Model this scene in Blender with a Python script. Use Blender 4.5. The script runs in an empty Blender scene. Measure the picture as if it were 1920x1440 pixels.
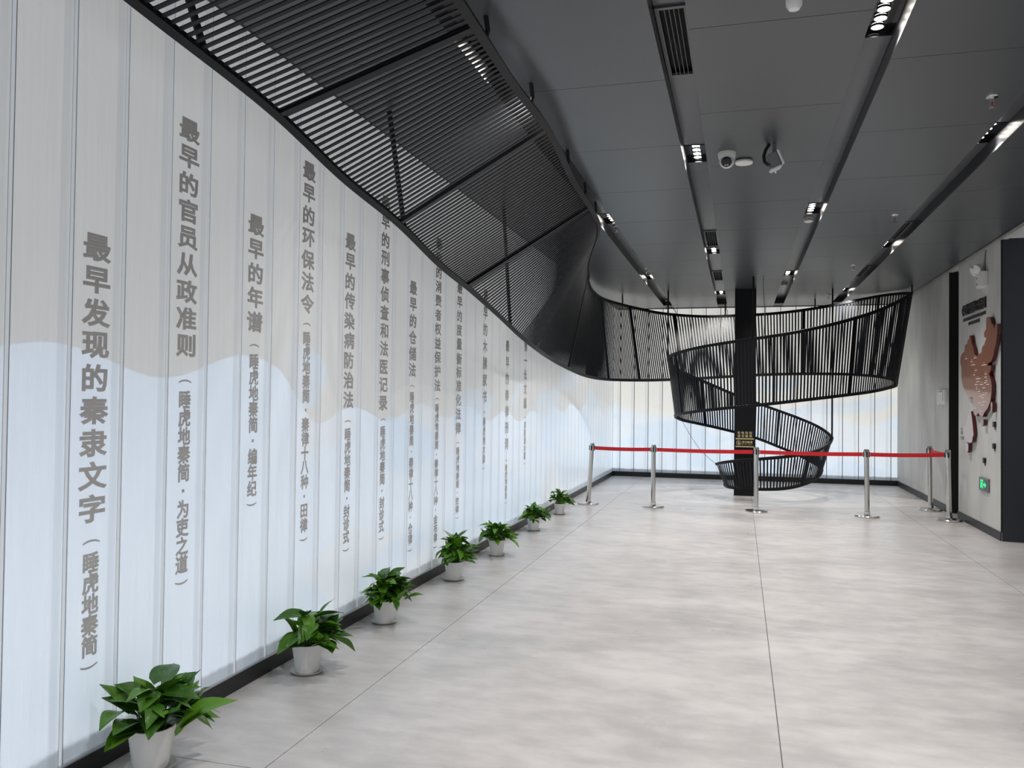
import bpy, bmesh, math, random
from mathutils import Vector, Matrix
random.seed(7)
S = bpy.context.scene
COL = S.collection
PI = math.pi
R = math.radians

# ------------------------------------------------------------------ camera
F_PX, YAW, PITCH, ROLL, CAM_H = 1540.83, R(15.5427), R(1.107), R(0.6721), 1.55
_f = Vector((-math.sin(YAW)*math.cos(PITCH), math.cos(YAW)*math.cos(PITCH), math.sin(PITCH)))
_r = Vector((math.cos(YAW), math.sin(YAW), 0)); _u = _r.cross(_f)
_r, _u = math.cos(ROLL)*_r + math.sin(ROLL)*_u, -math.sin(ROLL)*_r + math.cos(ROLL)*_u
C0 = Vector((0, 0, CAM_H))
cam = bpy.data.objects.new('camera', bpy.data.cameras.new('camera')); COL.objects.link(cam)
cam.matrix_world = Matrix(((_r.x, _u.x, -_f.x, 0), (_r.y, _u.y, -_f.y, 0), (_r.z, _u.z, -_f.z, CAM_H), (0, 0, 0, 1)))
cam.data.sensor_width = 36; cam.data.lens = 36*F_PX/1920; cam.data.clip_start = .05
S.camera = cam
def on(x, y, ax, v):                       # photo pixel (1920x1440) -> point on a room plane
    d = (x-960)/F_PX*_r + (720-y)/F_PX*_u + _f
    i = 'xyz'.index(ax); t = (v-C0[i])/d[i]
    return C0 + t*d
def to_px(p):
    q = Vector(p)-C0; d = q.dot(_f)
    return (960+F_PX*q.dot(_r)/d, 720-F_PX*q.dot(_u)/d, d)

# ------------------------------------------------------------------ world, exposure
S.view_settings.view_transform = 'Standard'; S.view_settings.look = 'None'
S.view_settings.exposure = 0.0; S.view_settings.gamma = 1.0; S.view_settings.use_curve_mapping = False
W = bpy.data.worlds.new('world'); S.world = W; W.use_nodes = True
W.node_tree.nodes['Background'].inputs[0].default_value = (.86, .92, 1.0, 1)
W.node_tree.nodes['Background'].inputs[1].default_value = 0.42
SPOT_W = 168.0
GLASS_EMIT = 0.39      # light box behind the long glass wall
GLASS_EMIT_BACK = 0.62 # brighter light box at the far end

# ------------------------------------------------------------------ materials
def mat(name, col, rough=.5, metal=0., spec=.5, emit=None, es=0., coat=0.):
    m = bpy.data.materials.new(name); m.use_nodes = True
    b = m.node_tree.nodes['Principled BSDF']
    b.inputs['Base Color'].default_value = (*col, 1); b.inputs['Roughness'].default_value = rough
    b.inputs['Metallic'].default_value = metal; b.inputs['Specular IOR Level'].default_value = spec
    if coat: b.inputs['Coat Weight'].default_value = coat; b.inputs['Coat Roughness'].default_value = .12
    if emit: b.inputs['Emission Color'].default_value = (*emit, 1); b.inputs['Emission Strength'].default_value = es
    return m
class NT:
    def __init__(s, m): s.t = m.node_tree; s.b = s.t.nodes['Principled BSDF']
    def n(s, typ, **k):
        o = s.t.nodes.new(typ)
        for a, v in k.items(): setattr(o, a, v)
        return o
    def l(s, a, b): s.t.links.new(a, b)
    def math(s, op, a, b=None, c=None):
        o = s.n('ShaderNodeMath', operation=op)
        for i, v in enumerate((a, b, c)):
            if v is None: continue
            if isinstance(v, (int, float)): o.inputs[i].default_value = v
            else: s.l(v, o.inputs[i])
        return o.outputs[0]
    def mix(s, f, a, b, mode='MIX'):
        o = s.n('ShaderNodeMix', data_type='RGBA', blend_type=mode)
        for i, v in ((0, f), (6, a), (7, b)):
            if isinstance(v, (int, float)): o.inputs[i].default_value = v
            elif isinstance(v, tuple): o.inputs[i].default_value = (*v, 1)
            else: s.l(v, o.inputs[i])
        return o.outputs[2]
    def noise(s, vec, scale, detail=4, rough=.55):
        o = s.n('ShaderNodeTexNoise'); o.inputs['Scale'].default_value = scale
        o.inputs['Detail'].default_value = detail; o.inputs['Roughness'].default_value = rough
        s.l(vec, o.inputs['Vector']); return o.outputs[0]
    def mapped(s, vec, sc):
        o = s.n('ShaderNodeMapping'); o.inputs['Scale'].default_value = sc; s.l(vec, o.inputs['Vector']); return o.outputs[0]
    def step(s, v, lo, hi, a=0., b=1.):
        o = s.n('ShaderNodeMapRange', interpolation_type='SMOOTHSTEP'); s.l(v, o.inputs[0])
        for i, q in enumerate((lo, hi, a, b)): o.inputs[i+1].default_value = q
        return o.outputs[0]
    def bump(s, h, strength, dist=.01):
        o = s.n('ShaderNodeBump'); o.inputs['Strength'].default_value = strength; o.inputs['Distance'].default_value = dist
        s.l(h, o.inputs['Height']); s.l(o.outputs[0], s.b.inputs['Normal'])

M = {}
M['black'] = mat('black_powder_coat', (.007, .0075, .009), .45, spec=.22)
M['slat'] = mat('black_satin_slats', (.006, .007, .010), .36, spec=.24)
M['trimblack'] = mat('black_trim', (.013, .013, .014), .45)
M['gap'] = mat('dark_void', (.006, .006, .006), .8)
M['ceil'] = mat('dark_grey_ceiling_panels', (.068, .075, .080), .33)
M['chan'] = mat('channel_metal', (.085, .09, .10), .26)
M['chside'] = mat('channel_side', (.012, .012, .014), .3)
M['steel'] = mat('brushed_steel', (.62, .60, .57), .2, 1.)
M['chrome'] = mat('polished_steel', (.75, .75, .76), .1, 1.)
M['alu'] = mat('aluminium_edge', (.62, .63, .64), .32, .9)
M['letter'] = mat('silver_grey_lettering', (.58, .57, .555), .45, .1)
M['white'] = mat('white_plastic', (.78, .78, .76), .4)
M['offwhite'] = mat('offwhite_plastic', (.70, .71, .66), .4)
M['grey'] = mat('grey_plastic', (.16, .16, .165), .45)
M['glossblack'] = mat('gloss_black', (.006, .006, .008), .12)
M['belt'] = mat('red_belt', (.62, .012, .018), .55)
M['pot'] = mat('white_pot', (.86, .85, .83), .4)
M['saucer'] = mat('saucer', (.60, .58, .55), .45)
M['soil'] = mat('soil', (.022, .014, .009), .9)
M['gold'] = mat('gold_print', (.72, .60, .28), .35, .3)
M['darkpanel'] = mat('dark_blue_panel', (.022, .025, .032), .22)
M['whiteceil'] = mat('white_soffit', (.82, .81, .80), .7, emit=None)
M['black_text'] = mat('black_acrylic', (.01, .01, .01), .35)
M['lens'] = mat('led_lens', (1, 1, 1), .3, emit=(1, .95, .86), es=28.)
M['greenlit'] = mat('green_exit_symbol', (.0, .6, .2), .4, emit=(.02, .95, .30), es=1.1)
M['exitface'] = mat('exit_face', (.08, .12, .10), .3)
M['pinhead'] = mat('map_mark', (.85, .80, .74), .5)
M['red'] = mat('sprinkler_bulb', (.6, .02, .02), .2)

m = mat('grey_vinyl_floor', (.5, .48, .47), .3); M['floor'] = m
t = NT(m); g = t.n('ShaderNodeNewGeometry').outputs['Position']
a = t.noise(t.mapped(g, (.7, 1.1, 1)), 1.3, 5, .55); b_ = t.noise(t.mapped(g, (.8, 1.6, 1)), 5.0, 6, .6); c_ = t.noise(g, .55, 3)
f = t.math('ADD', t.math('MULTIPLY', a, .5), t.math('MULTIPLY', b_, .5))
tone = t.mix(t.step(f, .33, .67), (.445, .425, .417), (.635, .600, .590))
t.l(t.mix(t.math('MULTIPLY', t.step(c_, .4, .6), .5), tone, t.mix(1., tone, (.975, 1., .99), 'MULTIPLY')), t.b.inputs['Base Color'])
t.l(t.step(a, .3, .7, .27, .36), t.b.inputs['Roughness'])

m = mat('light_grey_wall_paint', (.62, .615, .59), .55); M['wall'] = m
t = NT(m); g = t.n('ShaderNodeNewGeometry').outputs['Position']
a = t.noise(t.mapped(g, (1, 1, .35)), 3.0, 6); t.l(t.mix(t.step(a, .3, .7), (.56, .555, .535), (.66, .655, .63)), t.b.inputs['Base Color'])
t.bump(t.noise(g, 60, 3), .08, .003)

def printed_glass(name, ax, pitch, phase, waves, top, low, blob, emit):
    """Backlit frosted channel glass with a printed landscape of soft hills behind it."""
    m = mat(name, top, .3); t = NT(m)
    sp = t.n('ShaderNodeSeparateXYZ'); g = t.n('ShaderNodeNewGeometry').outputs['Position']; t.l(g, sp.inputs[0])
    h, z = sp.outputs[ax], sp.outputs[2]
    w = t.math('ADD', 0., waves[0])
    for amp, k, ph in waves[1:]:
        w = t.math('ADD', w, t.math('MULTIPLY', t.math('SINE', t.math('MULTIPLY_ADD', h, k, ph)), amp))
    if ax == 1: w = t.math('ADD', w, t.step(h, 4.15, 4.75, 0., -.34))
    below = t.step(t.math('SUBTRACT', w, z), -.006, .006)
    col = t.mix(below, top, low)
    n1 = t.noise(t.mapped(g, (.45, .45, 1.3)), 1.15, 1.5, .4)
    low_z = t.math('MULTIPLY', t.step(z, 1.9, 2.05, 1., 0.), t.step(h, 4.2, 4.6) if ax == 1 else 1.)
    cloud = t.math('MULTIPLY', t.step(n1, .54, .555), low_z)
    col = t.mix(t.math('MULTIPLY', cloud, .35), col, blob)
    n2 = t.noise(t.mapped(g, (.35, .35, 1.1)), 1.9, 1.0, .4)
    col = t.mix(t.math('MULTIPLY', t.math('MULTIPLY', t.step(n2, .55, .565), low_z), .55), col, (.66, .80, .95))
    fr = t.math('FRACT', t.math('DIVIDE', t.math('SUBTRACT', h, phase), pitch))     # thicker glass flange near each joint
    fl = t.math('MULTIPLY', t.step(fr, .76, .80), t.math('SUBTRACT', 1., t.step(fr, .88, .97)))
    col = t.mix(t.math('MULTIPLY', fl, .28), col, (.42, .46, .52))
    stre = t.noise(t.mapped(g, (34, 34, 1.1)), 1.6, 4)
    col = t.mix(t.step(stre, .30, .72), t.mix(.07, col, (.2, .24, .3)), col)
    t.l(col, t.b.inputs['Base Color']); t.l(col, t.b.inputs['Emission Color'])
    edge = t.math('ADD', z, t.math('MULTIPLY', t.noise(g, 22, 2), .03))             # the light box ends a hand above the sill
    t.l(t.math('MULTIPLY', t.step(edge, .155, .185, .10, 1.), emit), t.b.inputs['Emission Strength'])
    t.bump(t.noise(t.mapped(g, (22, 22, 2.2)), 1.8, 4), .22, .006)
    return m
GLASS_L = printed_glass('printed_channel_glass_left', 1, .2882, 2.377, [1.74, (.06, 4.95, -11.2), (.05, .9, 2.2)], (.675, .69, .692), (.76, .86, .97), (.80, .805, .79), GLASS_EMIT)
GLASS_B = printed_glass('printed_channel_glass_back', 0, .2868, -2.41, [1.35, (.16, 1.9, .6), (.06, 4.1, 1.0)], (.84, .83, .78), (.79, .88, .97), (.88, .88, .84), GLASS_EMIT_BACK)
M['strip'] = mat('glass_joint_strip', (.70, .73, .76), .25, emit=(.70, .76, .83), es=.30)
M['seal'] = mat('grey_joint_seal', (.11, .12, .135), .5)
M['jointdark'] = mat('joint_sealant', (.07, .08, .09), .6)

m = mat('leaf_green', (.05, .19, .03), .34, spec=.32); M['leaf'] = m; t = NT(m)
oi = t.n('ShaderNodeObjectInfo').outputs['Random']
g = t.n('ShaderNodeTexCoord').outputs['Object']
c1 = t.mix(oi, (.026, .100, .008), (.105, .255, .014)); nn = t.noise(t.mapped(g, (1, 6, 1)), 5, 3)
t.l(t.mix(t.math('MULTIPLY', t.step(nn, .45, .75), .35), c1, (.12, .30, .05)), t.b.inputs['Base Color'])
t.b.inputs['Subsurface Weight'].default_value = .0
M['stem'] = mat('stem_green', (.06, .16, .03), .5)
m = mat('lacquered_brown_map', (.23, .062, .022), .24, coat=.4); M['map'] = m; t = NT(m)
g = t.n('ShaderNodeNewGeometry').outputs['Position']; a = t.noise(t.mapped(g, (1, 1, 12)), 3, 4)
t.l(t.mix(a, (.17, .045, .017), (.29, .085, .03)), t.b.inputs['Base Color'])
M['mapedge'] = mat('map_edge_red', (.075, .010, .008), .4)
M['mapinset'] = mat('pale_inset_map', (.42, .33, .33), .28, coat=.3)

# ------------------------------------------------------------------ builders
def new_bm(): return bmesh.new()
def bx(bm, x0, x1, y0, y1, z0, z1):
    v = [bm.verts.new(p) for p in ((x0, y0, z0), (x1, y0, z0), (x1, y1, z0), (x0, y1, z0), (x0, y0, z1), (x1, y0, z1), (x1, y1, z1), (x0, y1, z1))]
    for q in ((0, 3, 2, 1), (4, 5, 6, 7), (0, 1, 5, 4), (1, 2, 6, 5), (2, 3, 7, 6), (3, 0, 4, 7)): bm.faces.new([v[i] for i in q])
    return v
def box(*a): bm = new_bm(); bx(bm, *a); return bm
def lathe(prof, seg=32, bm=None, close=True, M4=None):
    bm = bm or new_bm(); rings = []
    for r, z in prof:
        if r < 1e-5: ring = [bm.verts.new((0, 0, z))]
        else: ring = [bm.verts.new((r*math.cos(2*PI*i/seg), r*math.sin(2*PI*i/seg), z)) for i in range(seg)]
        rings.append(ring)
    for a, b in zip(rings, rings[1:]):
        if len(a) == 1 and len(b) == 1: continue
        for i in range(seg):
            j = (i+1) % seg
            if len(a) == 1: bm.faces.new((a[0], b[j], b[i]))
            elif len(b) == 1: bm.faces.new((a[i], a[j], b[0]))
            else: bm.faces.new((a[i], a[j], b[j], b[i]))
    if M4: bmesh.ops.transform(bm, matrix=M4, verts=[v for r_ in rings for v in r_])
    return bm
def tube(pts, rad, seg=8, bm=None, rads=None):
    bm = bm or new_bm(); pts = [Vector(p) for p in pts]; rings = []
    n0 = None
    for i, p in enumerate(pts):
        tg = (pts[min(i+1, len(pts)-1)]-pts[max(i-1, 0)]).normalized()
        if n0 is None:
            n0 = tg.cross(Vector((0, 0, 1)) if abs(tg.z) < .9 else Vector((1, 0, 0))).normalized()
        else: n0 = (n0 - tg*n0.dot(tg)).normalized()
        b = tg.cross(n0); r_ = rads[i] if rads else rad
        rings.append([bm.verts.new(p+r_*(math.cos(2*PI*k/seg)*n0+math.sin(2*PI*k/seg)*b)) for k in range(seg)])
    for a, b in zip(rings, rings[1:]):
        for k in range(seg): bm.faces.new((a[k], a[(k+1) % seg], b[(k+1) % seg], b[k]))
    bm.faces.new(rings[0][::-1]); bm.faces.new(rings[-1])
    return bm
def prism(poly, fn, d0, d1, bm=None):
    """poly of (a,b); fn(a,b,d)->xyz; extruded from d0 to d1"""
    bm = bm or new_bm()
    A = [bm.verts.new(fn(a, b, d0)) for a, b in poly]; B = [bm.verts.new(fn(a, b, d1)) for a, b in poly]
    bm.faces.new(A[::-1]); bm.faces.new(B)
    for i in range(len(poly)):
        j = (i+1) % len(poly); bm.faces.new((A[i], A[j], B[j], B[i]))
    return bm
def mesh(bm, name, m, smooth=False):
    bmesh.ops.recalc_face_normals(bm, faces=bm.faces)
    me = bpy.data.meshes.new(name); bm.to_mesh(me); bm.free()
    for q in (m if isinstance(m, (list, tuple)) else [m]): me.materials.append(q)
    if smooth:
        for p in me.polygons: p.use_smooth = True
        try: me.set_sharp_from_angle(angle=R(38))
        except Exception: pass
    return me
def link(name, me, parent=None, loc=None):
    o = bpy.data.objects.new(name, me); COL.objects.link(o)
    if parent: o.parent = parent
    if loc is not None: o.location = loc
    return o
def obj(name, bm, m, parent=None, loc=None, smooth=False): return link(name, mesh(bm, name, m, smooth), parent, loc)
def tag(o, label, cat, group=None):
    o['label'] = label; o['category'] = cat
    if group: o['group'] = group
    return o
def struct(name, bm, m, label=None):
    o = obj(name, bm, m); o['kind'] = 'structure'
    if label: o['label'] = label
    return o
def thing(name, label, cat, loc, rz=0, group=None):
    o = bpy.data.objects.new(name, None); COL.objects.link(o); o.empty_display_size = .1
    o.location = loc; o.rotation_euler = (0, 0, rz); return tag(o, label, cat, group)

# text -> solid glyphs (x right, y up, z out, 0..1 thick) through Blender's own font
_gl = {}
def glyph(ch, bold=.012):
    if (ch, bold) in _gl: return _gl[(ch, bold)]
    cu = bpy.data.curves.new('g', 'FONT'); cu.body = ch; cu.size = 1; cu.resolution_u = 2; cu.fill_mode = 'BOTH'
    cu.extrude = .02; cu.bevel_depth = bold; cu.bevel_resolution = 0
    o = bpy.data.objects.new('g', cu); COL.objects.link(o)
    dg = bpy.context.evaluated_depsgraph_get(); me = bpy.data.meshes.new_from_object(o.evaluated_get(dg))
    vs = [tuple(v.co) for v in me.vertices]; fs = [tuple(p.vertices) for p in me.polygons]
    if vs:
        lo = [min(v[i] for v in vs) for i in range(3)]; hi = [max(v[i] for v in vs) for i in range(3)]
        mx, my = (lo[0]+hi[0])/2, (lo[1]+hi[1])/2
        vs = [(v[0]-mx, v[1]-my, (v[2]-lo[2])/max(hi[2]-lo[2], 1e-6)) for v in vs]
        bb = (hi[0]-lo[0], hi[1]-lo[1])
    else: bb = (1, 1)
    bpy.data.objects.remove(o); bpy.data.meshes.remove(me); bpy.data.curves.remove(cu)
    _gl[(ch, bold)] = (vs, fs, bb); return _gl[(ch, bold)]
def put_glyph(bm, ch, fn, cx, cy, w, h, bold=.012):
    """add ch centred at (cx,cy) to a bmesh; fn(a,b,c)->xyz with c in 0..1 from back to front"""
    vs, fs, bb = glyph(ch, bold)
    out = [bm.verts.new(fn(cx+x*w/.92, cy+y*h/.92, z)) for x, y, z in vs]
    for q in fs:
        try: bm.faces.new([out[i] for i in q])
        except ValueError: pass
_gm = {}
def glyph_obj(ch, m, parent, loc, axes, w, h, thick, bold=.02, turn=False, name='character'):
    """one character as a part; axes = (right, up, out) unit vectors in the parent's space"""
    key = (ch, bold, m.name)
    if key not in _gm:
        vs, fs, bb = glyph(ch, bold); me = bpy.data.meshes.new(name); me.from_pydata(vs, [], fs); me.materials.append(m); me.validate(); _gm[key] = me
    r_, u_, o_ = [Vector(q) for q in axes]
    if turn: r_, u_ = -u_, r_
    o = link(name, _gm[key], parent); a, b, c = r_*(w/.92), u_*(h/.92), o_*thick
    o.matrix_basis = Matrix(((a.x, b.x, c.x, loc[0]), (a.y, b.y, c.y, loc[1]), (a.z, b.z, c.z, loc[2]), (0, 0, 0, 1)))
    return o

# ------------------------------------------------------------------ room dimensions
XL, XR, YB, ZC = -2.55, 2.89, 17.10, 3.45
YN = -3.2                                  # how far the hall is built behind the camera

# floor: dark bed with welded vinyl sheets
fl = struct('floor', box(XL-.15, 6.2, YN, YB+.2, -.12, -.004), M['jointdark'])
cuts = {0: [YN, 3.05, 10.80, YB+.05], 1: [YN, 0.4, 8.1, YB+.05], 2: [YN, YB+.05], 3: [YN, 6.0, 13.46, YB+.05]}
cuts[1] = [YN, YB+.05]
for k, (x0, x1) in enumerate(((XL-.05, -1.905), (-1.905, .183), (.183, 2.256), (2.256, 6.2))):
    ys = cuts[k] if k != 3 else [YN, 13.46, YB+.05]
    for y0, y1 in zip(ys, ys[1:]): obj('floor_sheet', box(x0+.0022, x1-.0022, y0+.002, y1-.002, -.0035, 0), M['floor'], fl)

# left glass wall ----------------------------------------------------------
GX = XL-.012                               # front face of the glass
wl = struct('wall_left', box(XL-.14, XL-.055, YN, YB+.14, 0, 3.64), M['gap'], 'dark backing wall behind backlit channel glass')
pitch = .2882; k0 = int((YN-2.377)/pitch)
pane = mesh(box(-.045, 0, .0135, pitch-.0135, .094, 3.60), 'glass_pane', GLASS_L)
stp = mesh(box(-.045, -.002, -.0080, .0080, .094, 3.60), 'joint_strip', M['strip']); sea = mesh(box(-.045, -.004, -.0134, .0134, .094, 3.60), 'joint_seal', M['seal'])
y = 2.377+k0*pitch
while y < YB-.02:
    if y+pitch > YB:
        obj('glass_pane', box(GX-.045, GX, y+.0135, YB-.005, .094, 3.60), GLASS_L, wl)
    else: link('glass_pane', pane, wl, (GX, y, 0))
    link('joint_seal', sea, wl, (GX, y, 0)); link('joint_strip', stp, wl, (GX, y, 0)); y += pitch
# back glass wall
wb = struct('wall_back', box(XL-.05, XR+.4, YB+.055, YB+.14, 0, 3.64), M['gap'], 'dark backing wall behind the far backlit glass')
x = -2.41; xs = []
while x < XR+.05: xs.append(x); x += pitch
paneb = mesh(box(.0065, pitch-.0065, .0, .045, .094, 3.60), 'glass_pane', GLASS_B)
stpb = mesh(box(-.0064, .0064, .004, .045, .094, 3.60), 'joint_seal', M['seal'])
obj('glass_pane', box(XL-.01, -2.41-.0065, YB, YB+.045, .094, 3.60), GLASS_B, wb)
for x in xs:
    if x+pitch > XR: obj('glass_pane', box(x+.0065, XR, YB, YB+.045, .094, 3.60), GLASS_B, wb)
    else: link('glass_pane', paneb, wb, (x, YB, 0))
    link('joint_seal', stpb, wb, (x, YB, 0))
# right wall: far stretch, a narrow opening, the pier with the map
struct('wall_right', box(XR, XR+.30, 13.10, YB+.05, 0, 3.62), M['wall'])
struct('wall_right_pier', box(XR, XR+.30, 10.60, 12.53, 0, 3.62), M['wall'])
struct('wall_right_lintel', box(XR+.001, XR+.06, YN, 10.60, 3.46, 3.62), M['wall'])
struct('wall_right_header', box(XR+.001, XR+.06, 12.53, 13.10, 3.46, 3.62), M['wall'])
struct('wall_side_panel', box(XR+.004, 6.2, 10.575, 10.597, 0, 3.470), M['darkpanel'], 'dark blue-grey metal panel on the end of the pier')
struct('wall_opening_panel', box(XR+.004, 4.4, 13.07, 13.097, 0, 3.47), M['gap'], 'black panel inside the narrow wall opening')
struct('wall_passage', box(4.4, 4.45, 10.6, 13.1, 0, 3.6), M['gap'])
struct('wall_passage_near', box(XR+.30, 4.4, 12.45, 12.53, 0, 3.6), M['gap'])
struct('wall_side_upper', box(XR+.06, 6.2, 10.575, 10.6, 3.471, 4.10), M['whiteceil'])
struct('wall_opening_upper', box(XR+.06, 4.4, 13.07, 13.1, 3.471, 4.10), M['whiteceil'])
struct('ceiling_side_room', box(XR+.06, 6.2, YN, 13.1, 4.10, 4.15), M['whiteceil'])
# baseboards
struct('baseboard_left', box(XL-.055, XL, YN, YB, 0, .086), M['trimblack'])
struct('trim_1', box(XL-.055, XL+.001, YN, YB-.056, .086, .0935), M['alu'], 'thin aluminium sill edge on the left skirting')
struct('baseboard_back', box(XL, XR, YB-.055, YB+.05, 0, .092), M['trimblack'])
struct('baseboard_right', box(XR-.012, XR-.001, 13.11, YB-.056, 0, .10), M['trimblack'])
struct('baseboard_pier', box(XR-.012, XR-.001, 10.60, 12.53, 0, .10), M['trimblack'])
struct('trim_2', box(XR-.010, XR+.003, 10.585, 10.60, .10, 3.46), M['trimblack'], 'black corner strip on the pier edge')

# ceiling ------------------------------------------------------------------
YE = 16.92
ce = struct('ceiling', box(XL-.14, XR+.40, YN, YB+.14, 3.64, 3.70), M['gap'], 'black ceiling void above the panels')
CH = [(-1.475, -1.303), (-.440, -.265), (.609, .785), (1.645, 1.817)]
bays = [(-2.46, CH[0][0]), (CH[0][1], CH[1][0]), (CH[1][1], CH[2][0]), (CH[2][1], CH[3][0]), (CH[3][1], 2.785)]
for k, (x0, x1) in enumerate(bays):
    y = (4.88 if k in (1, 3) else 4.24) - 1.275*6
    while y < YE-.02:
        a, b = max(y, YN), min(y+1.275, YE)
        if b > a+.05: obj('ceiling_panel', box(x0, x1, a+.0025, b-.0025, ZC, ZC+.018), M['ceil'], ce)
        y += 1.275
ZR = 3.56
for k, (x0, x1) in enumerate(CH):
    bm = new_bm(); bx(bm, x0-.006, x0-.001, YN, YE, ZC+.018, ZR+.02); bx(bm, x1+.001, x1+.006, YN, YE, ZC+.018, ZR+.02)
    obj('channel_side', bm, M['chside'], ce)
    obj('channel_end', box(x0, x1, 16.45, YE-.004, ZC+.004, ZR-.002), M['trimblack'], ce)
bm = new_bm(); bx(bm, -2.46, 2.80, YE, YE+.03, ZC-.012, ZC+.06); bx(bm, 2.785, 2.80, YN, YE, ZC-.004, ZC+.05); bx(bm, -2.475, -2.46, YN, YE, ZC-.002, ZC+.05)
obj('edge_trim', bm, M['trimblack'], ce)
# channel covers with openings for lights and grilles
LY = {0: [.2, 4.58, 8.97, 13.33], 1: [-1.9, 2.39, 6.76, 11.15, 15.50], 2: [.2, 4.58, 8.95, 13.34], 3: [-1.9, 2.39, 6.74, 11.14, 15.48]}
GR = {0: [], 1: [(4.18, 5.10), (9.83, 10.83), (12.90, 13.88)], 2: [], 3: [(9.81, 10.83), (12.82, 13.84)]}
HL = .235
for k, (x0, x1) in enumerate(CH):
    ev = sorted([(q-HL, q+HL) for q in LY[k]] + GR[k]); cur = YN
    segs = []
    for a, b in ev: segs.append((cur, a)); cur = b
    segs.append((cur, 16.45))
    for a, b in segs:
        n = max(1, round((b-a)/1.6))
        for i in range(n):
            p, q = a+(b-a)*i/n, a+(b-a)*(i+1)/n
            if q-p > .02: obj('channel_cover', box(x0+.001, x1-.001, p+.0015, q-.0015, ZR, ZR+.012), M['chan'], ce)

# downlights: black tray with four lamps and one real lamp each
where = ['channel beside the slatted canopy', 'channel left of the ceiling camera', 'channel that carries the smoke detectors', 'channel nearest the map wall']
DL = [['in the canopy channel, above the first run of slats', 'seen through the near canopy slats', 'just past the bend of the canopy', 'near the far curve of the ribbon'],
      ['in the second channel, well before its first grille', 'in the second channel, ahead of its first grille', 'next to the turret camera', 'right after the second grille of its channel', 'in the channel beside the column top'],
      ['in the detector channel, far ahead of the white sensor', 'near the white capsule sensor', 'right before a smoke detector in mid ceiling', 'right before the far smoke detector'],
      ['in the map wall channel, farthest from the map', 'in the map wall channel, well ahead of all sprinklers', 'beside the first sprinkler by the map wall', 'between the two grilles near the map wall', 'above the right back of the spiral']]
ring_bm = lathe([(.030, 0), (.034, 0), (.034, -.012), (.030, -.012), (.030, 0)], 20)
ring_me = mesh(ring_bm, 'lamp_ring', M['chrome'], True)
lens_me = mesh(lathe([(0, -.004), (.020, -.003), (.0295, 0), (0, .001)], 20), 'lamp_lens', M['lens'], True)
for k, (x0, x1) in enumerate(CH):
    xc = (x0+x1)/2
    for li, yy in enumerate(LY[k]):
        L = thing('recessed_downlight', 'four-lamp downlight ' + DL[k][li], 'downlight', (xc, yy, ZR), 0, 'downlights in the %s' % where[k])
        hw = (x1-x0)/2-.002
        bm = new_bm(); bx(bm, -hw, hw, -HL+.002, HL-.002, .028, .034)
        for s in (-1, 1):
            bx(bm, s*hw-(.003 if s > 0 else 0), s*hw+(0 if s > 0 else .003), -HL+.002, HL-.002, -.006, .028)
            bx(bm, -hw+.003, hw-.003, s*(HL-.002)-(.003 if s > 0 else 0), s*(HL-.002)+(0 if s > 0 else .003), -.006, .028)
        obj('tray', bm, M['glossblack'], L)
        for i in range(4):
            yo = (-1.5+i)*.105
            o = link('lamp', ring_me, L, (0, yo, .026)); link('lens', lens_me, o, (0, 0, -.006))
        ld = bpy.data.lights.new('downlight_beam', 'SPOT'); ld.energy = SPOT_W; ld.spot_size = R(122); ld.spot_blend = .9; ld.shadow_soft_size = .05
        ld.color = (1, .972, .945)
        lo = bpy.data.objects.new('downlight_beam', ld); COL.objects.link(lo); lo.location = (xc, yy, ZR-.02)
# air grilles
for k in GR:
    x0, x1 = CH[k]; xc = (x0+x1)/2
    for n, (a, b) in enumerate(GR[k]):
        lab = {1: ['long black linear air grille ahead of the first lamp in its channel', 'black air grille just before a lamp in the camera-side channel', 'black air grille second before the column in its channel'],
               3: ['black air grille beside the map wall bay', 'black air grille over the sculpture near the right wall']}[k][n]
        G = thing('air_grille', lab, 'vent', (xc, (a+b)/2, ZR), 0, 'ceiling air grilles'); hl = (b-a)/2-.002; hw = (x1-x0)/2-.003
        bm = new_bm()
        for s in (-1, 1):
            bx(bm, min(s*hw, s*(hw-.022)), max(s*hw, s*(hw-.022)), -hl, hl, -.012, .004)
            bx(bm, -hw+.022, hw-.022, min(s*hl, s*(hl-.025)), max(s*hl, s*(hl-.025)), -.012, .004)
        obj('frame', bm, M['chan'], G)
        obj('dark_throat', box(-hw+.02, hw-.02, -hl+.02, hl-.02, .03, .036), M['gap'], G)
        lm = mesh(box(-.0015, .0015, -hl+.024, hl-.024, -.010, .02), 'louvre', M['grey'])
        for i in range(4): link('louvre', lm, G, ((-1.5+i)*.024, 0, 0))

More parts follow.
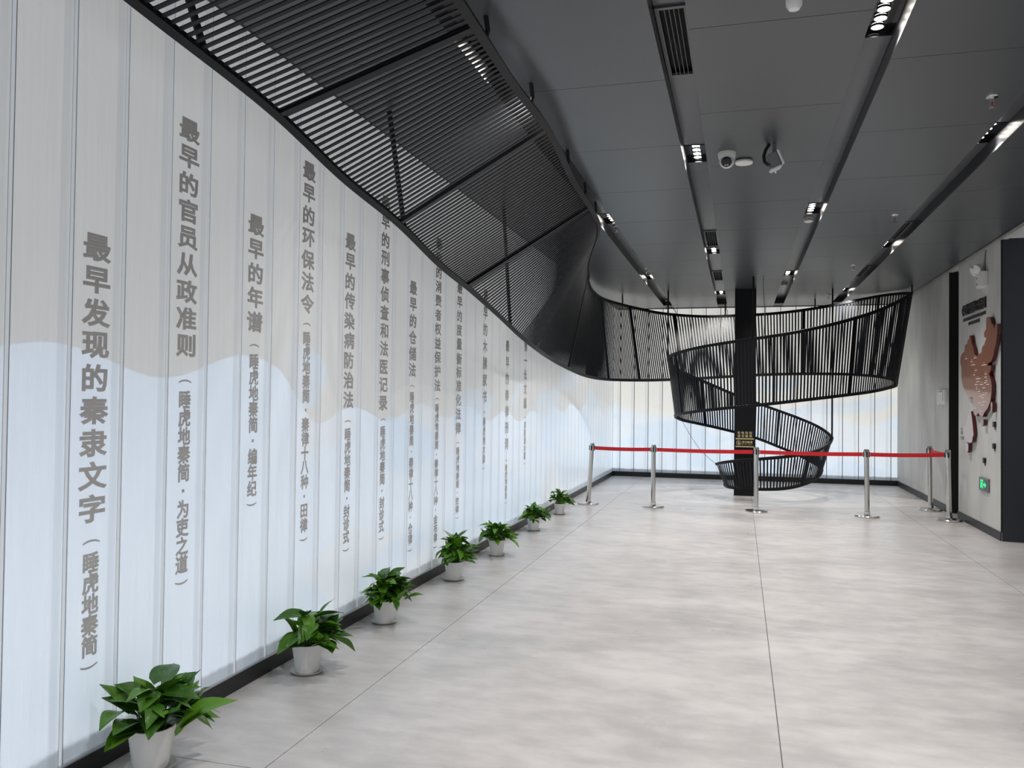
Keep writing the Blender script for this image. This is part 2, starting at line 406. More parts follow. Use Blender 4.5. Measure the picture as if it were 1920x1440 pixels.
# ------------------------------------------------------------------ column and its warning plates
CX0, CX1, CY0 = -.098, .245, 14.22
tag(obj('column', box(CX0, CX1, CY0, CY0+.34, 0, ZC), M['black']), 'square black column standing inside the spiral', 'column')
def sign(name, label, ya, yb, rows, gold_y, icon=None):
    p0 = on(1381, yb, 'y', CY0); p1 = on(1416, ya, 'y', CY0)
    z0, z1 = p0.z, p1.z; x0, x1 = CX0+.02, CX1-.02
    T = thing(name, label, 'sign', ((x0+x1)/2, CY0, z0)); w = (x1-x0)/2; h = z1-z0
    obj('plate', box(-w, w, -.008, -.0005, 0, h), M['glossblack'], T)
    obj('gold_bar', box(-w+.005, w-.005, -.010, -.0075, .004, .024), M['gold'], T)
    fn = lambda a, b, c: (a, -.0082-.001*c, b); bm = new_bm()
    for (txt, xs0, pitch_, zc, sz) in rows:
        for i, ch in enumerate(txt): put_glyph(bm, ch, fn, xs0+i*pitch_, zc, sz, sz, .015)
    obj('lettering', bm, M['gold'], T)
    if icon:
        cx, cz, r = icon; bm = new_bm(); n = 36
        for i in range(n):
            a0, a1 = 2*PI*i/n, 2*PI*(i+1)/n
            q = [bm.verts.new((cx+rr*math.cos(a), -.0092, cz+rr*math.sin(a))) for a, rr in ((a0, r), (a1, r), (a1, r*.84), (a0, r*.84))]; bm.faces.new(q)
        d = .7071
        q = [bm.verts.new((cx+u*d+v*d, -.0093, cz-u*d+v*d)) for u, v in ((-r, -r*.07), (r, -r*.07), (r, r*.07), (-r, r*.07))]; bm.faces.new(q)
        for fx, w_, y0, y1 in ((-.28, .13, -.35, .2), (-.1, .13, -.35, .5), (.08, .13, -.35, .5), (.26, .13, -.35, .35), (0, .62, -.6, -.2)):
            q = [bm.verts.new((cx+(fx+e*w_/2)*r, -.0091, cz+yy*r)) for e, yy in ((-1, y0), (1, y0), (1, y1), (-1, y1))]; bm.faces.new(q)
        obj('no_touch_symbol', bm, M['gold'], T)
sign('warning_sign', 'black plate with two rows of gold characters on the column', 808, 824, [('有电危险', -.094, .0625, .112, .044), ('请勿触摸', -.094, .0625, .060, .044)], 0)
sign('no_touch_sign', 'black plate with gold crossed-out hand symbol on the column', 824.4, 838.6, [('请勿触摸', -.024, .043, .090, .038), ('DO NOT TOUCH', -.040, .0137, .053, .016)], 0, (-.095, .078, .040))

# ------------------------------------------------------------------ slatted ribbon sculpture
PAIRS = [
(1343,870,'y',14.15,1358,909,'y',14.10),(1356,867,'y',13.85,1367,913,'y',13.88),(1382,864,'y',13.62,1388,915.5,'y',13.70),
(1427,860.5,'y',13.50,1428,917.5,'y',13.60),(1475,856,'y',13.58,1470,916,'y',13.68),(1517,849,'y',13.82,1505,908.5,'y',13.90),
(1545,838,'y',14.15,1530,897,'y',14.17),(1560,825,'y',14.49,1541,885,'y',14.45),(1553,813,'y',14.86,1536,875,'y',14.78),
(1532,799,'y',15.16,1518,864,'y',15.05),(1500,785,'y',15.38,1491,850.5,'y',15.25),(1469,773.5,'y',15.48,1463,839,'y',15.36),
(1420,756,'y',15.54,1418,821.5,'y',15.42),(1375,739,'y',15.50,1375,809.5,'y',15.38),(1335,722,'y',15.36,1340,801,'y',15.24),
(1300,707,'y',15.08,1308,794,'y',14.98),(1270,692,'y',14.70,1281,788,'y',14.66),(1252,675,'y',14.24,1266,781,'y',14.30),
(1258,667,'y',13.85,1271,777,'y',13.95),(1278,659.5,'y',13.45,1288,774,'y',13.62),(1313,651,'y',13.12,1321,769.5,'y',13.30),
(1360,643,'y',12.93,1364,765,'y',13.12),(1412,635.5,'y',12.86,1413,760.5,'y',13.06),(1480,625,'y',12.90,1477,753.5,'y',13.10),
(1540,613,'y',13.05,1534,747,'y',13.22),(1595,599,'y',13.30,1584,741,'y',13.45),(1645,583,'y',13.64,1629,735,'y',13.75),
(1685,565,'y',13.98,1661,728.5,'y',14.08),(1709,552,'y',14.34,1681,721.5,'y',14.44),(1702,550,'y',14.74,1676,713,'y',14.80),
(1668,552.5,'y',15.10,1652,707,'y',15.10),(1613,562,'y',15.50,1602,702.5,'y',15.36),(1530,578,'y',15.86,1528,701,'y',15.58),
(1450,588,'y',16.02,1452,702,'y',15.70),(1377,592,'y',16.08,1386,705,'y',15.74),(1322,593.5,'y',16.08,1336,708,'y',15.72),
(1280,591.5,'y',16.00,1296,710.5,'y',15.60),(1237,587,'y',15.76,1257,712,'y',15.35),(1202,580,'y',15.35,1220,713,'y',15.00),
(1166,571.5,'y',14.80,1184,713,'y',14.60),(1131,560.5,'y',14.05,1147,712,'y',14.05),(1113,548,'y',13.25,1121,709.5,'y',13.45),
(1104,532,'y',12.30,1098,704.5,'y',12.75),(1102,513,'y',11.30,1066,691,'y',11.70),(1103,492,'y',10.35,1030,671,'y',10.42),
(1110,468,'y',9.50,1004,652.5,'x',-2.32),(1120,440,'z',3.32,976,630,'x',-2.30),(1121,420,'z',3.32,935,591,'x',-2.30),
(1110,396,'z',3.32,882,543,'x',-2.30),(1072,335,'z',3.32,825,496,'x',-2.29),(1025,240,'z',3.32,747,418,'x',-2.28),
(956,148,'z',3.33,640,329,'x',-2.28),(891,48,'z',3.34,520,214,'x',-2.28)]
Uc = [on(a, b, m_, v) for a, b, m_, v, *_ in PAIRS]; Lc = [on(p[4], p[5], p[6], p[7]) for p in PAIRS]
for yy, zu, zl in ((2.68, 3.36, 3.085), (1.5, 3.38, 3.20), (0.2, 3.39, 3.29)): Uc.append(Vector((-1.23, yy, zu))); Lc.append(Vector((-2.28, yy, zl)))
SP0 = Vector((.07, 14.0, 0))
def catmull(P, n):
    out = []
    for i in range(len(P)-1):
        p0, p1, p2, p3 = P[max(i-1, 0)], P[i], P[i+1], P[min(i+2, len(P)-1)]
        d1 = max((p2-p1).length, 1e-4); d0 = max((p1-p0).length, 1e-4) or d1; d2 = max((p3-p2).length, 1e-4)
        m1 = ((p2-p1)/d1*d0+(p1-p0)/d0*d1)/(d0+d1)*d1 if i > 0 else (p2-p1)
        m2 = ((p3-p2)/d2*d1+(p2-p1)/d1*d2)/(d1+d2)*d1 if i < len(P)-2 else (p2-p1)
        for k in range(n):
            t_ = k/n; t2, t3 = t_*t_, t_**3
            out.append(p1*(2*t3-3*t2+1)+m1*(t3-2*t2+t_)+p2*(3*t2-2*t3)+m2*(t3-t2))
    out.append(P[-1]); return out
NS = 24
Uf, Lf = catmull(Uc, NS), catmull(Lc, NS)
mid = [(a+b)/2 for a, b in zip(Uf, Lf)]
cum = [0.]
for i in range(1, len(Uf)): cum.append(cum[-1]+max((Uf[i]-Uf[i-1]).length, (Lf[i]-Lf[i-1]).length)*.5+min((Uf[i]-Uf[i-1]).length, (Lf[i]-Lf[i-1]).length)*.5)
def at(s):
    import bisect
    i = min(max(bisect.bisect_right(cum, s)-1, 0), len(cum)-2); q = (s-cum[i])/max(cum[i+1]-cum[i], 1e-6)
    return Uf[i].lerp(Uf[i+1], q), Lf[i].lerp(Lf[i+1], q), ((Uf[i+1]-Uf[i]).normalized()+(Lf[i+1]-Lf[i]).normalized()).normalized()
SC = thing('ribbon_sculpture', 'black slatted ribbon spiralling up round the column and along the ceiling as a canopy', 'sculpture', SP0)
def frame_at(U, L, T):
    d = (U-L).normalized(); w = (T-d*T.dot(d)).normalized(); n = d.cross(w)
    return w, n, d
def rail(line, other, sgn, hw, hh):
    bm = new_bm(); rings = []
    for i, p in enumerate(line):
        q = other[i]; T = (line[min(i+1, len(line)-1)]-line[max(i-1, 0)]).normalized()
        d = (p-q); d = (d-T*d.dot(T)).normalized(); n = T.cross(d)
        c = p-SP0
        rings.append([bm.verts.new(c+n*a+d*b) for a, b in ((-hw, -hh), (hw, -hh), (hw, hh), (-hw, hh))])
    for a, b in zip(rings, rings[1:]):
        for k in range(4): bm.faces.new((a[k], a[(k+1) % 4], b[(k+1) % 4], b[k]))
    bm.faces.new(rings[0][::-1]); bm.faces.new(rings[-1]); return bm
obj('upper_rail', rail(Uf, Lf, 1, .017, .022), M['black'], SC)
obj('lower_rail', rail(Lf, Uf, -1, .017, .022), M['black'], SC)
unit = mesh(box(-.5, .5, -.5, .5, -.5, .5), 'slat', M['slat'])
from bisect import bisect_right as bis
slats = []
s = .03; total = cum[-1]
while s < total-.02:
    U, L, T = at(s); w, n, d = frame_at(U, L, T); c = (U+L)/2; ln = (U-L).length-.03
    a, b = to_px(U), to_px(L)
    vis = a[2] > .3 and b[2] > .3 and -20 < max(a[0], b[0]) and min(a[0], b[0]) < 1940 and max(a[1], b[1]) > -5
    size = math.hypot(a[0]-b[0], a[1]-b[1])/max(.3, (a[2]+b[2])/2) if vis else 0
    kk = bis(cum, s)/NS; q_ = min(1, max(0, (kk-45.5)/4)); slats.append((size, c, w, n, d, ln, .0235-.0015*q_, .009-.003*q_)); s += .0525
def slat_matrix(c, w, n, d, ln, ww=.022, dd=.006):
    c = c-SP0
    return Matrix(((w.x*ww, n.x*dd, d.x*ln, c.x), (w.y*ww, n.y*dd, d.y*ln, c.y), (w.z*ww, n.z*dd, d.z*ln, c.z), (0, 0, 0, 1)))
order = sorted(range(len(slats)), key=lambda i: -slats[i][0]); best = set(order[:300])
rest = new_bm()
for i, (sz, c, w, n, d, ln, w1, d1) in enumerate(slats):
    Mx = slat_matrix(c, w, n, d, ln, w1, d1)
    if i in best:
        o = link('slat', unit, SC); o.matrix_basis = Mx
    else:
        vs = bx(rest, -.5, .5, -.5, .5, -.5, .5); bmesh.ops.transform(rest, matrix=Mx, verts=vs)
ro = obj('slat_run', rest, M['slat'], SC); ro['kind'] = 'stuff'
# thicker ribs behind the slats
def s_of(k): return cum[min(int(k*NS), len(cum)-1)]
for k in (2.0, 5.0, 11.2, 14.5, 18.5, 22.6, 25.2, 28.2, 30.4, 32.3, 36.4, 38.6, 40.2, 43.0, 48.2, 50.0, 52.0, 53.6):
    U, L, T = at(s_of(k)); w, n, d = frame_at(U, L, T)
    off = n*0
    o = link('rib', unit, SC); o.matrix_basis = slat_matrix((U+L)/2+off, w, n, d, (U-L).length, .036, .028)
# hangers to the ceiling
def hanger(top, bot, r=.012, name='hanger_rod'):
    return obj(name, tube([Vector(top)-SP0, Vector(bot)-SP0], r, 8), M['black'], SC)
def U_near(x, y): return min(Uf, key=lambda p: (p.x-x)**2+(p.y-y)**2)
for tx, ty, tz in ((1.44, 14.49, .95), (-1.17, 14.24, 2.30), (.175, 12.865, 2.52)):
    cands = [p for p in Uf if abs(p.z-tz) < .35]
    p = min(cands, key=lambda p: (p.x-tx)**2+(p.y-ty)**2); hanger((p.x, p.y, ZC), (p.x, p.y, p.z), .014)
for tx, ty in ((1.30, 15.96), (2.63, 14.30), (-2.06, 14.80), (-.30, 16.08), (-2.15, 12.0), (-1.23, 3.87), (-1.23, 4.75), (-1.28, 6.1), (-1.33, 7.05), (-1.36, 7.75), (-1.7, 9.5), (-1.23, 2.3), (-1.23, .9)):
    cands = [p for p in Uf if p.z > 3.05]
    p = min(cands, key=lambda p: (p.x-tx)**2+(p.y-ty)**2)
    bm = tube([p-SP0, Vector((p.x+.015, p.y, p.z+.05))-SP0, Vector((p.x+.01, p.y-.02, ZC))-SP0], .013, 8)
    obj('hanger_bracket', bm, M['black'], SC)
for k, dy in ((49.9, -.35), (46.5, -.4), (52.6, -.3)):
    p = at(s_of(k))[1]; hanger((p.x+.03, p.y+dy, ZC), p, .018, 'brace')
# loose wire from the second turn to the ribbon's tip, and two cables to the ceiling
a, b = Lf[int(16.2*NS)], Uf[0]; pts = [a.lerp(b, i/12)+Vector((0, 0, -.10*math.sin(PI*i/12)))-SP0 for i in range(13)]
obj('wire', tube(pts, .0035, 5), M['black'], SC)
for k, dx in ((36.3, -.10), (34.3, .02)):
    p = at(s_of(k))[0]; q = Vector((p.x+dx, p.y, ZC)); pts = [p.lerp(q, i/6)+Vector((.03*math.sin(2*PI*i/6), 0, 0))-SP0 for i in range(7)]
    obj('cable', tube(pts, .006, 6), M['black'], SC)
p = at(s_of(22.3))[0]; q = Vector((p.x, p.y-.02, ZC)); pts = [p.lerp(q, i/10)+Vector((.012*math.sin(5*i/10), -.02, 0))-SP0 for i in range(11)]
obj('cable', tube(pts, .006, 6), M['grey'], SC)

# ------------------------------------------------------------------ lettering on the left wall
LX = GX+.0025
def wallfn(yc): return lambda a, b: (LX, yc+a, b)
COLS = [  # heading, pixels, note, pixels of its brackets, label words
 ('最早发现的秦隶文字', 182, 465, 173, 953, '睡虎地秦简', 1015, 1248, 'its note ending just above the first potted plant'),
 ('最早的官员从政准则', 355, 245, 349, 648, '睡虎地秦简·为吏之道', 715, 1090, 'nine large characters, second column along the glass'),
 ('最早的年谱', 481, 423, 477, 603, '睡虎地秦简·编年纪', 648, 945, 'with a short heading of five large characters'),
 ('最早的环保法令', 580, 322, 576, 570, '睡虎地秦简·秦律十八种·田律', 608, 1010, 'seven large characters starting close under the canopy edge'),
 ('最早的传染病防治法', 657, 454, 653, 750, '睡虎地秦简·封诊式', 790, 1030, 'nine large characters right above the third potted plant'),
 ('最早的刑事侦查和法医记录', 722, 382, 720, 756, '睡虎地秦简·封诊式', 787, 1008, 'top hidden by the canopy edge, over the third plant'),
 ('最早的仓储法', 774, 540, 774, 694, '睡虎地秦简·秦律十八种·仓律', 724, 1030, 'six large characters, between the third and fourth plants'),
 ('最早的消费者权益保护法', 822, 458, 821, 723, '睡虎地秦简·秦律十八种·金布律', 748, 1024, 'its long note running down behind the fourth plant'),
 ('最早的度量衡标准化法律', 861, 540, 860, 802.6, '睡虎地秦简·效律', 830, 970, 'eleven large characters just past the fourth plant'),
 ('最早的木牍家书', 910, 555, 909, 744, '睡虎地木牍', 773, 878, 'with a short note, over the fifth plant'),
 ('最早的秦律刑词', 950, 649, 951, 832, '睡虎地秦简', 863, 942, 'low on the glass between the fifth and sixth plants'),
 ('第一长文觚', 985, 649, 985, 756, '郑家湖木觚', 783, 869, 'last before the bare glass, above the sixth plant'),
]
AXL = ((0, 1, 0), (0, 0, 1), (1, 0, 0))
for head, x0, y0, x1, y1, note, p0, p1, lab in COLS:      # photo pixels of the first and last character and the brackets
    a = on(x0, y0, 'x', GX); b = on(x1, y1, 'x', GX); yc = (a.y+b.y)/2; z0, z1 = a.z, b.z; p0, p1 = on(x1, p0, 'x', GX).z, on(x1-2, p1, 'x', GX).z
    T = thing('wall_lettering', 'grey vertical lettering, ' + lab, 'lettering', (GX+.0004, yc, p1-.05), 0, 'columns of lettering on the glass wall')
    n = len(head); step = (z0-z1)/(n-1); w = .125 if step > .115 else .115; zb = p1-.05
    for i, ch in enumerate(head): glyph_obj(ch, M['letter'], T, (0, 0, z0-i*step-zb), AXL, w*1.12, min(w, step*.80), .002, .034)
    st = (p0-p1)/(len(note)+1)
    glyph_obj('(', M['letter'], T, (0, 0, p0-zb), AXL, .05, .085, .002, .03, True, 'bracket')
    for i, ch in enumerate(note):
        if ch == '·': obj('dot', box(0, .002, -.008, .008, p0-(i+1)*st-zb-.008, p0-(i+1)*st-zb+.008), M['letter'], T)
        else: glyph_obj(ch, M['letter'], T, (0, 0, p0-(i+1)*st-zb), AXL, .084, min(.10, st*.95), .002, .034)
    glyph_obj(')', M['letter'], T, (0, 0, p1-zb), AXL, .05, .085, .002, .03, True, 'bracket')

# ------------------------------------------------------------------ stanchions and belts
ST = [((1103, 945), .915, 3.2), ((1224.5, 951), .915, 0), ((1417.5, 960), .920, 0), ((1626, 969.5), .928, -.8), ((1745, 957), .945, -1.0), ((1783, 977), .950, -1.2)]
SL = ['tilted steel stanchion at the end of the belt line beside the plants', 'steel stanchion second from the glass wall with belts on both sides', 'steel stanchion standing in front of the black column',
      'steel stanchion right of the spiral with belts on both sides', 'steel stanchion set back against the light grey wall', 'steel stanchion at the corner by the pier with the map']
base_me = mesh(lathe([(0, 0), (.160, 0), (.160, .016), (.152, .026), (.06, .036), (.045, .040), (0, .040)], 40), 'base', M['steel'], True)
tops = []
stn = []
for i, (pxl, h, tilt) in enumerate(ST):
    p = on(*pxl, 'z', 0)
    if i >= 4: p.x = min(p.x, 2.70)
    T = thing('stanchion', SL[i], 'stanchion', p, 0, 'steel belt stanchions'); stn.append(T)
    link('base', base_me, T)
    tm = Matrix.Rotation(R(tilt), 4, 'Y')
    def up(bm): bmesh.ops.transform(bm, matrix=tm, verts=bm.verts[:]); return bm
    obj('collar', up(lathe([(.034, .036), (.040, .038), (.040, .075), (.033, .078), (.033, .036)], 28)), M['chrome'], T, None, True)
    obj('pole', up(lathe([(0, .04), (.0325, .04), (.0325, h-.115), (0, h-.115)], 28)), M['steel'], T, None, True)
    obj('head', up(lathe([(0, h-.115), (.036, h-.115), (.036, h-.012), (.030, h), (0, h)], 28)), M['steel'], T, None, True)
    for a in range(4):
        bm = box(.030, .0425, -.011, .011, h-.105, h-.035); bmesh.ops.transform(bm, matrix=Matrix.Rotation(a*PI/2, 4, 'Z'), verts=bm.verts[:])
        obj('belt_slot', up(bm), M['trimblack'], T)
    tops.append(p + tm @ Vector((0, 0, h-.070)))
def belt(i, j, lab, sag=.008):
    A, B = tops[i], tops[j]; d = (B-A); d.z = 0; d.normalize(); a = A+d*.046; b = B-d*.046; o0 = (a+b)/2; o0.z -= .035; a = a-o0; b = b-o0
    nrm = Vector((-d.y, d.x, 0)); bm = new_bm(); rings = []; n = 14
    for k in range(n+1):
        c = a.lerp(b, k/n)-Vector((0, 0, sag*math.sin(PI*k/n)))
        rings.append([bm.verts.new(c+nrm*s_*.0012+Vector((0, 0, z_))) for s_, z_ in ((-1, -.027), (1, -.027), (1, .027), (-1, .027))])
    for p, q in zip(rings, rings[1:]):
        for k in range(4): bm.faces.new((p[k], p[(k+1) % 4], q[(k+1) % 4], q[k]))
    bm.faces.new(rings[0][::-1]); bm.faces.new(rings[-1])
    o = obj('barrier_belt', bm, M['belt'], None, o0); tag(o, lab, 'belt', 'red belts between the stanchions')
for i, j, lab in ((0, 1, 'red belt running from the tilted stanchion by the plants'), (1, 2, 'red belt crossing in front of the black column'),
                  (2, 3, 'red belt crossing in front of the right side of the spiral'), (3, 5, 'red belt running from the spiral to the pier corner stanchion'), (5, 4, 'short red belt running back along the light grey wall')): belt(i, j, lab)

# ------------------------------------------------------------------ potted plants
def leaf_mesh(kind):
    bm = new_bm(); n, mhalf = 8, 3
    droop, fold = ((.22, .35), (.50, .25), (.08, .45))[kind]
    rows = []
    for i in range(n+1):
        u = i/n; wv = .30*math.sin(PI*min(1, (u*.86+.14))**.80)*(1 if u < .98 else .02)
        if i == 0: wv = .10
        row = []
        for j in range(-mhalf, mhalf+1):
            v = j/mhalf; back = -.10*abs(v)*(1-u)**4*2
            row.append(bm.verts.new((u+back, v*wv, -droop*u*u+abs(v)*wv*fold+.012*math.sin(9*u+3*v))))
        rows.append(row)
    for a, b in zip(rows, rows[1:]):
        for j in range(2*mhalf): bm.faces.new((a[j], a[j+1], b[j+1], b[j]))
    return mesh(bm, 'leaf', M['leaf'], True)
LEAF = [leaf_mesh(i) for i in range(3)]
def pot_mesh():
    prof = [(0, .004), (.060, .004), (.062, .010)]
    for i in range(1, 9):
        z = .012+i*.0155; r_ = .062+.022*z/.155
        prof += [(r_-.0012, z-.0045), (r_+.0006, z)]
    prof += [(.084, .150), (.0855, .155), (.081, .156), (.078, .148), (.074, .125), (0, .125)]
    return mesh(lathe(prof, 40), 'pot', M['pot'], True)
POT = pot_mesh(); SAU = mesh(lathe([(0, 0), (.072, 0), (.090, .014), (.0925, .016), (.089, .017), (.070, .005), (0, .0045)], 40), 'saucer', M['saucer'], True)
SOIL = mesh(lathe([(0, .139), (.050, .137), (.0765, .134), (.074, .128), (0, .128)], 28), 'soil', M['soil'], True)
PL = [((283, 1443), 1.12, 46, .12, .19, .225, 'with the largest leaves, first in the row'),
      ((576, 1260), 1.04, 56, .10, .165, .24, 'with wide arching leaves, second in the row'),
      ((712, 1166), 1.0, 84, .09, .14, .23, 'with a dense wide crown, third in the row'),
      ((851, 1087), 1.0, 66, .08, .135, .275, 'tall and loose with upright leaves, fourth in the row'),
      ((931, 1041), .97, 72, .08, .13, .205, 'with a spreading crown, fifth in the row'),
      ((993, 994), .92, 74, .075, .12, .20, 'with a shallow bushy crown, sixth in the row'),
      ((1046, 964), .92, 80, .07, .11, .21, 'with a tight round bushy crown, last before the belt stanchions')]
rnd = random.Random(21)
for n_, (pxl, sc, nl, l0, l1, ht, lab) in enumerate(PL):
    p = on(*pxl, 'z', 0)
    if n_ == 0: p = on(283, 1440, 'z', 0)
    p.x = max(p.x, -2.365)
    T = thing('potted_plant', 'plant in white pot ' + lab, 'plant', p, 0, 'potted plants along the left wall')
    for nm, me in (('saucer', SAU), ('pot', POT), ('soil', SOIL)):
        o = link(nm, me, T, (0, 0, .0045*sc if nm != 'saucer' else 0)); o.scale = (sc, sc, sc)
    zs = .138*sc; made = 0; tries = 0
    while made < nl and tries < 9000:
        tries += 1
        az = rnd.uniform(0, 2*PI); q = rnd.random()
        reach = (.03+.135*q)*rnd.uniform(.7, 1.15); hgt = ht*(.90-.62*q**1.3)*rnd.uniform(.30, 1.0)
        bp = Vector((reach*math.cos(az), reach*math.sin(az), zs+max(hgt, .015)))
        ll = rnd.uniform(l0, l1); az2 = az+rnd.uniform(-.7, .7); pit = R(22)-q*R(34)+rnd.uniform(-.4, .45)
        if rnd.random() < .22: pit += R(40)
        dirv = Vector((math.cos(az2)*math.cos(pit), math.sin(az2)*math.cos(pit), math.sin(pit)))
        tip = bp+dirv*ll
        k = rnd.choice((0, 0, 1, 2)); drop = ll*(.22, .50, .08)[k]
        if p.x+min(tip.x, bp.x)-.03 < XL+.03 or tip.z-drop < .03: continue
        if tip.z > zs+ht+.02: continue
        if tip.z-drop < zs-.005 and rnd.random() > .12: continue
        if tip.z-drop < zs+.012 and Vector((tip.x, tip.y)).length < .105: continue
        zax = Vector((0, 0, 1)); yv = zax.cross(dirv).normalized(); zv = dirv.cross(yv)
        roll = rnd.uniform(-.5, .5); yv2 = yv*math.cos(roll)+zv*math.sin(roll); zv2 = dirv.cross(yv2); wd = rnd.uniform(.85, 1.2)
        o = link('leaf', LEAF[k], T)
        o.matrix_basis = Matrix(((dirv.x*ll, yv2.x*ll*wd, zv2.x*ll, bp.x), (dirv.y*ll, yv2.y*ll*wd, zv2.y*ll, bp.y), (dirv.z*ll, yv2.z*ll*wd, zv2.z*ll, bp.z), (0, 0, 0, 1)))
        r0 = rnd.uniform(.0, .045)*sc; a0 = az+rnd.uniform(-.5, .5); s0 = Vector((r0*math.cos(a0), r0*math.sin(a0), zs-.01))
        mp = s0.lerp(bp, .55)+Vector((0, 0, .03+.02*q))
        obj('stem', tube([s0, s0.lerp(mp, .5)+Vector((0, 0, .012)), mp, bp.lerp(mp, .35)+Vector((0, 0, .008)), bp], .0022, 5), M['stem'], T)
        made += 1

# ------------------------------------------------------------------ ceiling devices
# turret camera
p = on(1363, 286, 'z', ZC); T = thing('dome_camera', 'white turret security camera under the ceiling with a black eye', 'camera', (p.x, p.y, ZC))
obj('base', lathe([(0, 0), (.066, 0), (.068, -.012), (.060, -.050), (.048, -.062), (0, -.062)], 36), M['offwhite'], T, None, True)
bd = Vector((-.05, -.92, -.38)).normalized(); c = Vector((0, -.008, -.068))
bm = new_bm(); bmesh.ops.create_uvsphere(bm, u_segments=28, v_segments=16, radius=.056); bmesh.ops.translate(bm, vec=c, verts=bm.verts[:]); obj('ball', bm, M['offwhite'], T, None, True)
q = bd.to_track_quat('Z', 'Y').to_matrix().to_4x4()
fc = obj('eye', lathe([(0, .040), (.040, .040), (.038, .052), (.025, .0575), (0, .059)], 28, M4=Matrix.Translation(c) @ q), M['glossblack'], T, None, True)
bm = new_bm()
for s_ in (-1, 1): lathe([(0, .0585), (.006, .0585), (.005, .061), (0, .0612)], 12, bm, M4=Matrix.Translation(c) @ q @ Matrix.Translation((s_*.009, -.022, -.003)))
obj('infrared_lamps', bm, M['white'], T, None, True)
# flat disc detector
p = on(1395, 300, 'z', ZC); T = thing('ceiling_disc', 'flat white round disc on the ceiling beside the turret camera', 'access point', (p.x, p.y, ZC))
obj('body', lathe([(0, -.0), (.050, 0), (.066, -.010), (.069, -.022), (.064, -.030), (0, -.032)], 36), M['white'], T, None, True)
obj('mounting_plate', lathe([(0, 0), (.045, 0), (.045, -.002), (0, -.002)], 24), M['grey'], T)
# bracket mounted projector lamp
p = on(1452, 270, 'z', ZC); T = thing('bracket_projector', 'small grey and white projector on a ceiling bracket with black cable', 'projector', (p.x, p.y, ZC))
obj('bracket', box(-.014, .014, -.014, .014, -.075, 0), M['grey'], T)
obj('yoke', box(-.010, .012, -.05, .05, -.085, -.070), M['grey'], T)
Rm = Matrix.Translation((0, 0, -.115)) @ Matrix.Rotation(R(-24), 4, 'Y') @ Matrix.Rotation(R(10), 4, 'X')
def rot(bm, m4): bmesh.ops.transform(bm, matrix=m4, verts=bm.verts[:]); return bm
bm = box(-.045, .026, -.075, .075, -.055, .048); bmesh.ops.bevel(bm, geom=bm.edges[:], offset=.006, segments=2, affect='EDGES'); obj('body', rot(bm, Rm), M['grey'], T)
bm = box(.029, .044, -.085, .085, -.062, .052); bmesh.ops.bevel(bm, geom=bm.edges[:], offset=.005, segments=2, affect='EDGES'); obj('front_shell', rot(bm, Rm), M['white'], T)
bm = box(-.06, .022, -.070, .070, -.078, -.052); bmesh.ops.bevel(bm, geom=bm.edges[:], offset=.008, segments=2, affect='EDGES'); obj('lower_shell', rot(bm, Rm), M['white'], T)
obj('adjusting_pin', box(.004, .014, -.008, .008, -.215, -.17), M['white'], T)
obj('cable', tube([(-.035, .0, 0), (-.060, -.01, -.04), (-.075, -.02, -.09), (-.070, -.03, -.135), (-.045, -.04, -.165), (-.03, -.04, -.16)], .012, 10), M['trimblack'], T, None, True)
# white hanging detector at the top edge
p = on(1489, -14, 'z', ZC); T = thing('motion_sensor', 'white capsule shaped sensor hanging from the ceiling', 'sensor', (p.x, p.y, ZC))
obj('base', lathe([(0, 0), (.045, 0), (.045, -.012), (0, -.012)], 28), M['white'], T, None, True)
obj('dome', lathe([(.036, -.012), (.038, -.04), (.036, -.062), (.024, -.080), (0, -.086)], 28), M['white'], T, None, True)
# smoke detectors in the third channel
xc = (CH[2][0]+CH[2][1])/2
for yy, lab in ((9.40, 'white smoke detector right behind a lamp in the third ceiling channel'), (14.45, 'white smoke detector near the column end of the third ceiling channel')):
    T = thing('smoke_detector', lab, 'smoke detector', (xc, yy, ZR), 0, 'smoke detectors')
    obj('base', lathe([(0, 0), (.052, 0), (.054, -.016), (0, -.016)], 28), M['white'], T, None, True)
    obj('chamber', lathe([(.040, -.016), (.040, -.026), (0, -.026)], 28), M['grey'], T)
    obj('cap', lathe([(0, -.026), (.050, -.026), (.047, -.042), (.03, -.050), (0, -.052)], 28), M['white'], T, None, True)
# sprinklers
def sprinkler(x, y, z, lab):
    T = thing('fire_sprinkler', lab, 'sprinkler', (x, y, z), 0, 'fire sprinklers')
    obj('rosette', lathe([(0, 0), (.036, 0), (.034, -.008), (.012, -.012), (0, -.012)], 24), M['chrome'], T, None, True)
    obj('stem', lathe([(0, -.012), (.010, -.012), (.010, -.030), (0, -.030)], 14), M['chrome'], T)
    bm = new_bm(); bx(bm, -.013, -.010, -.003, .003, -.062, -.028); bx(bm, .010, .013, -.003, .003, -.062, -.028); bx(bm, -.013, .013, -.003, .003, -.066, -.060); obj('frame_arms', bm, M['chrome'], T)
    obj('glass_bulb', lathe([(0, -.030), (.004, -.033), (.004, -.056), (0, -.060)], 10), M['red'], T)
    obj('deflector', lathe([(0, -.066), (.020, -.067), (.020, -.070), (0, -.070)], 18), M['chrome'], T)
for yy, lab in ((5.62, 'chrome fire sprinkler beside the nearer lamp of the map wall channel'), (8.93, 'chrome fire sprinkler just ahead of the first grille by the map wall'), (12.05, 'chrome fire sprinkler between the two grilles near the right wall'), (15.29, 'chrome fire sprinkler above the back of the spiral')):
    sprinkler(1.48, yy, ZC, lab)
xc0 = (CH[0][0]+CH[0][1])/2
